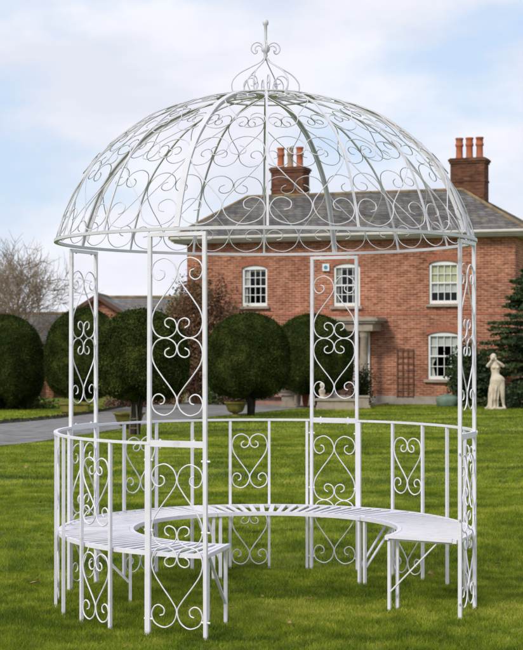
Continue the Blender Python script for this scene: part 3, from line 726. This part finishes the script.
shrub_at('dense dark green bush behind the garden statue', 470, 404, 48.9, 1.25, 1.0, 2.15, 110, 11000, m_bark, m_conifer, leaf=.05)
shrub_at('small round green bush growing beside the porch column', 361.5, 398, 47.6, .5, .5, 1.35, 40, 3500, m_bark, m_yew, leaf=.03)
for i, (px, py, d, w, h, lb) in enumerate(((128, 405, 47, 1.5, .42, 'low pink flowering plants beside the drive behind the nearest topiary'), (160, 403, 50, 1.5, .5, 'low reddish shrub at the end of the drive under the brown bush'),
        (20, 411, 45.6, 2.6, .35, 'low dark green planting under the left edge topiary'), (232, 399, 49.6, .9, .6, 'pink flowering plant behind the mossy urn'))):
    shrub_at(lb, px, py, d, w, .6, h, 40, 2500, m_btwig, m_pink if i in (0, 3) else m_gleaf if i == 2 else m_bleaf, name='flowering_plant' if i in (0,3) else 'low_shrub', cat='plant', leaf=.035)
shrub_at('small leafy green plant beside the white pot', 220, 399, 49.8, .8, .6, .75, 30, 2500, m_bark, m_gleaf, name='garden_plant', cat='plant', leaf=.04)

# conifer
def conifer(label, loc_, H, R0, seed):
    rd = random.Random(seed); root = empty('conifer_tree', loc_, label, 'tree'); t = MB(); t.tube([(0,0,-.1),(0,0,H*.5),(0,0,H)], [.11,.07,.012], 8); t.build('trunk', m_bark, root)
    st = MB(); PP, NN = [], []; z = .12
    while z < H-.08:
        f = 1-z/H; Lb = R0*(f**.8)+.10; nb = int(5+4*f)
        for k in range(nb):
            a = rd.uniform(0, 6.28); L_ = Lb*rd.uniform(.62, 1.2); up = rd.uniform(-.02, .22)+.25*(1-f)
            d = Vector((math.cos(a), math.sin(a), 0)); pts = []
            for i in range(7):
                s = i/6; pts.append(Vector((0,0,z)) + d*(L_*s) + Vector((0,0,L_*(up*s-.42*s*s+.20*s**3))))
            st.tube(pts, [.018*(1-.8*i/6)*(.4+f) for i in range(7)], 4, cap=False)
            sd_ = d.cross(Vector((0,0,1)))
            for i in range(1, 25):
                s = i/24; q = Vector((0,0,z)) + d*(L_*s) + Vector((0,0,L_*(up*s-.42*s*s+.20*s**3)))
                wd = L_*.30*(1-s*.75)
                for sg in (-1, 1):
                    for j in range(4):
                        e_ = (j+.5)/4; PP.append(q + sd_*(sg*wd*e_) + d*(wd*e_*.5) + Vector((rd.gauss(0,.012), rd.gauss(0,.012), -wd*e_*.28+rd.gauss(0,.015)))); NN.append((0,0,1))
        z += rd.uniform(.14, .24)*(1 if f > .3 else .7)
    st.build('branches', m_bark, root)
    P = np.array([tuple(p_) for p_ in PP]); V_, F_ = leaf_cloud(P, np.array(NN, float), .062, .42, .45); raw('crown', V_, F_, m_conifer, root); return root
p = at(528, 405, 47.5); p.z = GZ(p.y)
conifer('dark green fir with layered drooping branches at the right edge', p, 4.45, 2.0, 3)

# ---------------------------------------------------------------- statue
b0 = at(496, 407.3, 45.4); sx_ = b0
sroot = empty('statue', (b0.x, b0.y, GZ(b0.y)), 'pale stone statue of a draped woman standing before dark evergreens', 'statue')
def loft(m, secs, n=20):
    P = []
    for (cx, cy, cz, ax, ay) in secs:
        for k in range(n):
            a = 2*math.pi*k/n; P.append((cx+ax*math.cos(a), cy+ay*math.sin(a), cz))
    mm = len(secs)
    m.add(P, [(i*n+k, i*n+(k+1) % n, (i+1)*n+(k+1) % n, (i+1)*n+k) for i in range(mm-1) for k in range(n)] + [tuple(range(n-1,-1,-1)), tuple((mm-1)*n+k for k in range(n))])
m = MB()
# torso, from thighs to neck, weight on her right (picture left) leg
loft(m, [(-.01,0,.66,.17,.13),(.03,0,.78,.215,.15),(.05,0,.88,.225,.155),(.035,0,.96,.185,.135),(-.01,0,1.04,.125,.10),(-.02,0,1.10,.118,.095),(-.02,0,1.18,.14,.105),(-.025,-.01,1.26,.155,.115),(-.03,0,1.33,.15,.10),(-.035,0,1.385,.11,.08),(-.04,0,1.42,.055,.055),(-.055,-.01,1.48,.045,.047)])
m.lathe((-.045,.10,.86), [(.02,-.11),(.075,-.08),(.10,-.02),(.10,.03),(.06,.09),(.02,.11)], 14); m.lathe((.10,.09,.86), [(.02,-.11),(.075,-.08),(.105,-.02),(.10,.03),(.06,.09),(.02,.11)], 14)
# breasts
for s in (-1, 1): m.lathe((-.025+s*.062,-.088,1.245), [(.01,-.055),(.04,-.035),(.055,0),(.04,.035),(.01,.05)], 12)
# draped column with folds (legs under cloth)
def drape_sec(z, cx, ax, ay, fold):
    return z, cx, ax, ay, fold
P = []; n = 64; secs = [(.045,-.10,.16,.15,.030),(.10,-.095,.14,.135,.028),(.25,-.085,.13,.125,.026),(.42,-.065,.145,.13,.022),(.58,-.045,.16,.14,.016),(.70,-.02,.175,.14,.008),(.78,0,.18,.13,.0)]
for (z, cx, ax, ay, fo) in secs:
    for k in range(n):
        a = 2*math.pi*k/n; w = 1 + fo/ax*1.4*math.sin(9*a+z*3.1)+fo/ax*.6*math.sin(15*a-z*5); P.append((cx+ax*w*math.cos(a), ay*w*math.sin(a), z))
m.add(P, [(i*n+k, i*n+(k+1) % n, (i+1)*n+(k+1) % n, (i+1)*n+k) for i in range(len(secs)-1) for k in range(n)] + [tuple(range(n-1,-1,-1)), tuple((len(secs)-1)*n+k for k in range(n))])
# free leg on the picture right, knee slightly out
m.tube([(.14,-.01,.84),(.17,-.03,.66),(.185,-.04,.50),(.20,.0,.34),(.225,.03,.18),(.24,.035,.07)], [.115,.095,.070,.064,.045,.042], 14)
m.tube([(.24,.05,.075),(.245,-.03,.07),(.255,-.12,.055)], [.042,.04,.025], 10)      # foot
m.tube([(-.14,.0,.08),(-.19,-.08,.07),(-.22,-.16,.055)], [.045,.042,.028], 10)
# cloth hanging between leg and column
m.tube([(-.05,.10,.80),(-.06,.11,.5),(-.07,.10,.25),(-.08,.10,.06)], [.05,.06,.055,.07], 10)
# head, hair bun, neck
HX, HY, HZ = -.085, -.02, 1.55
loft(m, [(HX+.01,HY,HZ-.105,.03,.035),(HX+.005,HY-.005,HZ-.085,.048,.058),(HX,HY,HZ-.04,.068,.083),(HX,HY,HZ,.076,.092),(HX,HY+.004,HZ+.05,.073,.09),(HX,HY+.006,HZ+.085,.052,.065),(HX,HY+.008,HZ+.103,.02,.03)], 18)
m.lathe((HX+.01,HY+.10,HZ+.01), [(.01,-.055),(.045,-.035),(.055,0),(.045,.035),(.01,.05)], 12)
m.tube([(HX,HY-.088,HZ+.02),(HX,HY-.108,HZ-.018),(HX,HY-.09,HZ-.026)], [.009,.015,.011], 8)   # nose
m.tube([(HX-.025,HY-.083,HZ-.055),(HX,HY-.090,HZ-.056),(HX+.025,HY-.083,HZ-.055)], [.006,.010,.006], 6)
for s in (-1, 1):
    m.lathe((HX+s*.030,HY-.080,HZ+.008), [(.004,-.010),(.013,-.004),(.013,.004),(.004,.010)], 8)
    m.lathe((HX+s*.076,HY+.005,HZ-.01), [(.006,-.03),(.014,-.01),(.016,.015),(.006,.03)], 8)
    m.tube([(HX,HY-.03,HZ+.103),(HX+s*.05,HY-.045,HZ+.068),(HX+s*.078,HY-.01,HZ+.02),(HX+s*.062,HY+.06,HZ-.03),(HX,HY+.10,HZ-.01)], [.018,.024,.022,.022,.02], 8)
# arms: upper arms out and down, forearms folded back up so the hands meet under the chin
for s, ex in ((-1, -.27), (1, .225)):
    sh = (-.03+s*.135, .0, 1.36)
    m.tube([(-.03+s*.09,0,1.355), sh, ((sh[0]+ex)/2, -.03, 1.315), (ex, -.055, 1.27)], [.052,.060,.053,.046], 12)
    hx_ = HX+s*.075
    m.tube([(ex,-.055,1.27), (ex*.72+hx_*.28,-.10,1.335), (hx_*.8+ex*.2,-.125,1.415), (hx_,-.12,1.455)], [.046,.043,.033,.026], 12)
    m.tube([(hx_,-.12,1.45), (hx_-s*.01,-.125,1.485), (hx_-s*.02,-.118,1.51)], [.026,.030,.022], 8)   # palm
    for f in range(4):
        fx_ = hx_-s*.03+s*f*.014; m.tube([(fx_,-.125,1.50), (fx_-s*.006,-.122,1.53), (fx_-s*.012,-.112,1.55-.004*abs(f-1))], [.0085,.008,.006], 6)
    m.tube([(hx_-s*.025,-.13,1.47), (hx_-s*.045,-.135,1.49), (hx_-s*.05,-.13,1.505)], [.010,.009,.007], 6)
body = m.build('body', m_statue, sroot, True)
rmod = body.modifiers.new('remesh', 'REMESH'); rmod.mode = 'VOXEL'; rmod.voxel_size = .0095; rmod.use_smooth_shade = True
sm_ = body.modifiers.new('smooth', 'SMOOTH'); sm_.factor = .5; sm_.iterations = 3
m = MB(); m.lathe((-.02,0,-.03), [(.33,0),(.33,.075),(.30,.09)], 24, 1, .75); m.build('base', m_statue, sroot)
sroot.scale = (1.0, 1.0, 1.01)

# ---------------------------------------------------------------- garden stoneware
def lathe_thing(name, label, cat, px, py, prof, mat, d=None, group=None, sy=1, n=28):
    p_ = on_ground(px, py) if d is None else at(px, py, d); p_.z = GZ(p_.y)
    m = MB(); m.lathe((0,0,0), prof, n, 1, sy); o = m.build(name, mat, None, True); o.location = p_; tag(o, label, cat, group); return o
URN = [(.16,-.02),(.16,.04),(.10,.08),(.09,.13),(.20,.17),(.27,.24),(.31,.36),(.345,.50),(.39,.53),(.39,.58),(.35,.58),(.30,.50),(.22,.44),(.02,.44)]
def scl(P_, a, b_): return [(r*a, z*b_) for r, z in P_]
u = lathe_thing('stone_urn', 'wide mossy bowl urn beside the nearest topiary trunk', 'urn', 129, 431.5, scl(URN, .86, .68), m_moss, None, 'mossy bowl urns along the drive')
u = lathe_thing('stone_urn', 'wide mossy bowl urn left of the trunk before the upper left window', 'urn', 235.5, 416.5, scl(URN, .76, .66), m_moss, None, 'mossy bowl urns along the drive')
# square mossy planter
p = at(75, 414, 40.8); p.z = GZ(p.y)
pr = empty('stone_planter', p, 'square mossy stone planter on the grass strip behind the drive', 'planter')
m = MB(); m.box((0,0,.04), (.68,.42,.08)); m.box((0,0,.18), (.76,.48,.20)); m.build('box', m_moss, pr)
m = MB()
for s in (-1, 1): m.box((s*.39,0,.31), (.07,.56,.06)); m.box((0,s*.25,.31), (.71,.06,.06))
m.build('rim', m_moss, pr); m = MB(); m.box((0,0,.2845), (.70,.43,.01)); m.build('soil', m_edge, pr)
POT = [(.10,-.02),(.10,.02),(.15,.10),(.19,.24),(.21,.34),(.235,.35),(.235,.40),(.20,.40),(.18,.34),(.02,.32)]
lathe_thing('plant_pot', 'white rounded plant pot left of the topiary trunk near the house', 'pot', 216.5, 402, scl(POT, 1.0, .55), m_wood, 50.2)
lathe_thing('plant_pot', 'tall reddish clay pot standing by the stone pedestal', 'pot', 305.5, 403, scl(POT, .62, 1.35), m_terra, 47.5)
lathe_thing('plant_pot', 'small grey stone pot between the pedestal and the clay pot', 'pot', 298, 403, scl(POT, .55, 1.2), m_stone, 48.3)
# carved stone pedestal trough
p = at(288, 405, 47.2); p.z = GZ(p.y)
pd = empty('stone_trough', p, 'carved buff stone trough on a block pedestal beside the steps', 'trough')
m = MB(); m.box((0,0,.03), (.50,.40,.10)); m.box((0,0,.23), (.40,.32,.30)); m.build('pedestal', m_stone, pd)
m = MB(); m.box((0,0,.43), (.66,.44,.09)); m.box((0,0,.515), (.78,.50,.07)); m.build('trough_rim', m_stone, pd)
# low brick step
p = at(268, 403, 49.6); p.z = GZ(p.y)
m = MB(); m.box((0,0,.14), (1.15,.4,.30)); m.box((0,-.08,.325), (1.22,.6,.06)); o = m.build('garden_wall', noisy('pinkish_coping', [(.3,(.27,.14,.11)),(.7,(.40,.25,.20))], 6, 5, .9)); o.location = p; o.rotation_euler = (0,0,HA)
tag(o, 'low pinkish brick wall with coping behind the topiary trunk', 'wall')
p = at(336, 406, 45.0); p.z = GZ(p.y)
m = MB(); m.box((0,0,.05), (1.16,.40,.16)); m.box((0,0,.20), (1.10,.36,.14)); m.box((0,0,.30), (1.22,.46,.06)); o = m.build('stone_bench', m_stone); o.location = p; o.rotation_euler = (0,0,HA*.4)
tag(o, 'low buff stone bench block in front of the porch', 'bench')
lathe_thing('figurine', 'small white stone ornament standing on the low stone bench', 'ornament', 322, 398, [(.10,0),(.10,.04),(.06,.07),(.085,.16),(.10,.24),(.055,.30),(.04,.33),(.065,.37),(.065,.43),(.03,.47)], m_statue, 45.0)
bpy.data.objects['figurine'].location.z += .33
p = at(363, 405, 46.4); p.z = GZ(p.y)
m = MB(); m.box((0,0,.04), (.42,.42,.12)); m.box((0,0,.22), (.34,.34,.24)); m.box((0,0,.36), (.40,.40,.05)); o = m.build('stone_pedestal', m_stone); o.location = p; tag(o, 'square weathered stone pedestal below the porch column', 'pedestal')
# lead covered well
p = at(447.5, 404.5, 48.2); p.z = GZ(p.y)
m = MB(); m.lathe((0,0,0), [(.30,-.02),(.34,.06),(.37,.16),(.385,.26),(.36,.30),(.24,.34),(.10,.385),(.04,.40)], 28); fo = empty('garden_fountain', p, 'low round green basin with a rusty spout beneath the lower window', 'fountain')
m.build('basin', m_green_metal, fo, True); m = MB(); m.tube([(0,0,.38),(0,0,.52),(.01,0,.60)], [.035,.03,.02], 10); m.build('spout', m_rust, fo)

# ---------------------------------------------------------------- outbuildings
def gable_block(root, x0, x1, y0, y1, ze, zr, ridge_dir, mwall, mroof, ov=.25, th=.10):
    m = MB()
    if ridge_dir == 'y':
        xm = (x0+x1)/2
        for y in (y0, y1): m.add([(x0,y,-.4),(x1,y,-.4),(x1,y,ze),(xm,y,zr),(x0,y,ze)], [(0,1,2,3,4)])
        m.add([(x0,y0,-.4),(x0,y1,-.4),(x0,y1,ze),(x0,y0,ze),(x1,y0,-.4),(x1,y1,-.4),(x1,y1,ze),(x1,y0,ze)], [(0,1,2,3),(4,5,6,7)])
    else:
        ym = (y0+y1)/2
        for x in (x0, x1): m.add([(x,y0,-.4),(x,y1,-.4),(x,y1,ze),(x,ym,zr),(x,y0,ze)], [(0,1,2,3,4)])
        m.add([(x0,y0,-.4),(x1,y0,-.4),(x1,y0,ze),(x0,y0,ze),(x0,y1,-.4),(x1,y1,-.4),(x1,y1,ze),(x0,y1,ze)], [(0,1,2,3),(4,5,6,7)])
    m.build('wall', mwall, root)
    r = MB()
    if ridge_dir == 'y':
        k = (zr-ze)/((x1-x0)/2)
        for s, xe in ((-1, x0-ov), (1, x1+ov)):
            r.prism([(xm, y0-ov, zr+.03), (xe, y0-ov, ze-k*ov+.03), (xe, y1+ov, ze-k*ov+.03), (xm, y1+ov, zr+.03)], (0,0,th))
    else:
        k = (zr-ze)/((y1-y0)/2)
        for s, ye in ((-1, y0-ov), (1, y1+ov)):
            r.prism([(x0-ov, ym, zr+.03), (x0-ov, ye, ze-k*ov+.03), (x1+ov, ye, ze-k*ov+.03), (x1+ov, ym, zr+.03)], (0,0,th))
    rf = r.build('roof', mroof, root)
    t = MB()
    if ridge_dir == 'y': t.tube([(xm, y0-ov, zr+.12), (xm, y1+ov, zr+.12)], .09, 8)
    else: t.tube([(x0-ov, ym, zr+.12), (x1+ov, ym, zr+.12)], .09, 8)
    t.build('ridge_tiles', m_ridge, rf); return rf
D1 = 66.0
p = at(97, 420, D1); p.z = GZ(60)-.25
zr1 = at(97, 294, D1).z - p.z; zr2 = at(140, 295, D1+3).z - p.z
ob = empty('brick_barn', p, 'brick outbuilding with a gable end and long slate roof behind the topiary trees', 'outbuilding')
gable_block(ob, -1.9, 1.9, 0, 7, zr1-1.35, zr1-.13, 'y', m_brick, m_slate2)
gable_block(ob, .3, 8.2, .9, 7.1, zr1-2.6, zr1-.16, 'x', m_brick, m_slate2)
m = MB()   # timber barge boards
for s in (-1, 1): m.bar([(0,-.30, zr1-.10), (s*2.15,-.30, zr1-.10-2.15*1.22/1.9)], .06, .16, Vector((0,1,0)))
m.build('barge_board', m_trellis, ob)
D2 = 60.0
p = at(25, 420, D2); p.z = GZ(55)
zr_s = at(25, 317, D2+2).z - p.z; ze_s = at(25, 342, D2).z - p.z
sh = empty('brick_shed', p, 'low brick shed with grey slate roof between the two left topiary trees', 'shed')
gable_block(sh, -4.2, 1.75, 0, 4, ze_s, zr_s, 'x', m_dbrick, m_slate2, .2)
m = MB()
for x in (-3.0, -.6, ): m.box((x, -.03, ze_s/2-.2), (.95, .05, ze_s-.45))
m.build('door', m_trellis, sh)
m = MB(); m.box((1.0, -.09, ze_s/2-.2), (.30, .12, ze_s-.35)); m.build('brick_pier', m_brick, sh)

# distant tree belt seen low between the buildings from a step aside
# (kept as countable trees: leafless, like the one in view)
for i, (x, y) in enumerate(((-34, 92), (-22, 97), (22, 88), (31, 96))):
    bare_tree(['leafless tree far left beyond the sheds', 'leafless tree far off between the sheds', 'leafless tree behind the house on the right', 'farthest leafless tree right of the house'][i], (x, y, GZ(60)-.1), 5.0+i*.4, 20+i)

# ---------------------------------------------------------------- fallen leaves
lv = [(38,585),(40,581),(34,588),(26,470),(40,506),(42,539),(370,642),(262,601),(322,521),(318,497),(346,457),(498,568),(466,548),(232,612),(310,604),(290,628),(206,470),(84,590),(430,578),(120,470)]
for i, (px, py) in enumerate(lv):
    p = on_ground(px, py); m = MB(); a = random.uniform(0, 6.28); s = random.uniform(.014, .030)
    n = 6; P = []
    for k in range(n+1):
        t = k/n; w = math.sin(math.pi*min(max(t,.02),.98))**.8*.42*(1+.25*math.sin(k*2.6)); z = .25*math.sin(t*3)*.5
        for sg in (-1, 0, 1): P.append(((t-.5)*2*s, sg*w*s*1.3, (z+abs(sg)*.28)*s))
    m.add(P, [(k*3+j, k*3+j+1, (k+1)*3+j+1, (k+1)*3+j) for k in range(n) for j in range(2)])
    o = m.build('fallen_leaf', m_leafdead, None, True); o.location = (p.x, p.y, GZ(p.y)+.030); o.rotation_euler = (random.uniform(-.9,.1), random.uniform(-.3,.3), a)
    lab = {0: 'dry brown leaf in the middle of the little cluster left of the gazebo legs', 1: 'dry brown leaf at the top of the little cluster left of the gazebo legs',
           2: 'dry brown leaf at the left of the little cluster left of the gazebo legs', 6: 'lone dry leaf nearest the bottom edge right of centre'}.get(i, 'small dry brown leaf lying singly on the green lawn')
    tag(o, lab, 'leaf', 'dry brown leaves scattered on the lawn')

scene.render.engine = 'CYCLES'
scene.cycles.max_bounces = 8; scene.cycles.transparent_max_bounces = 12
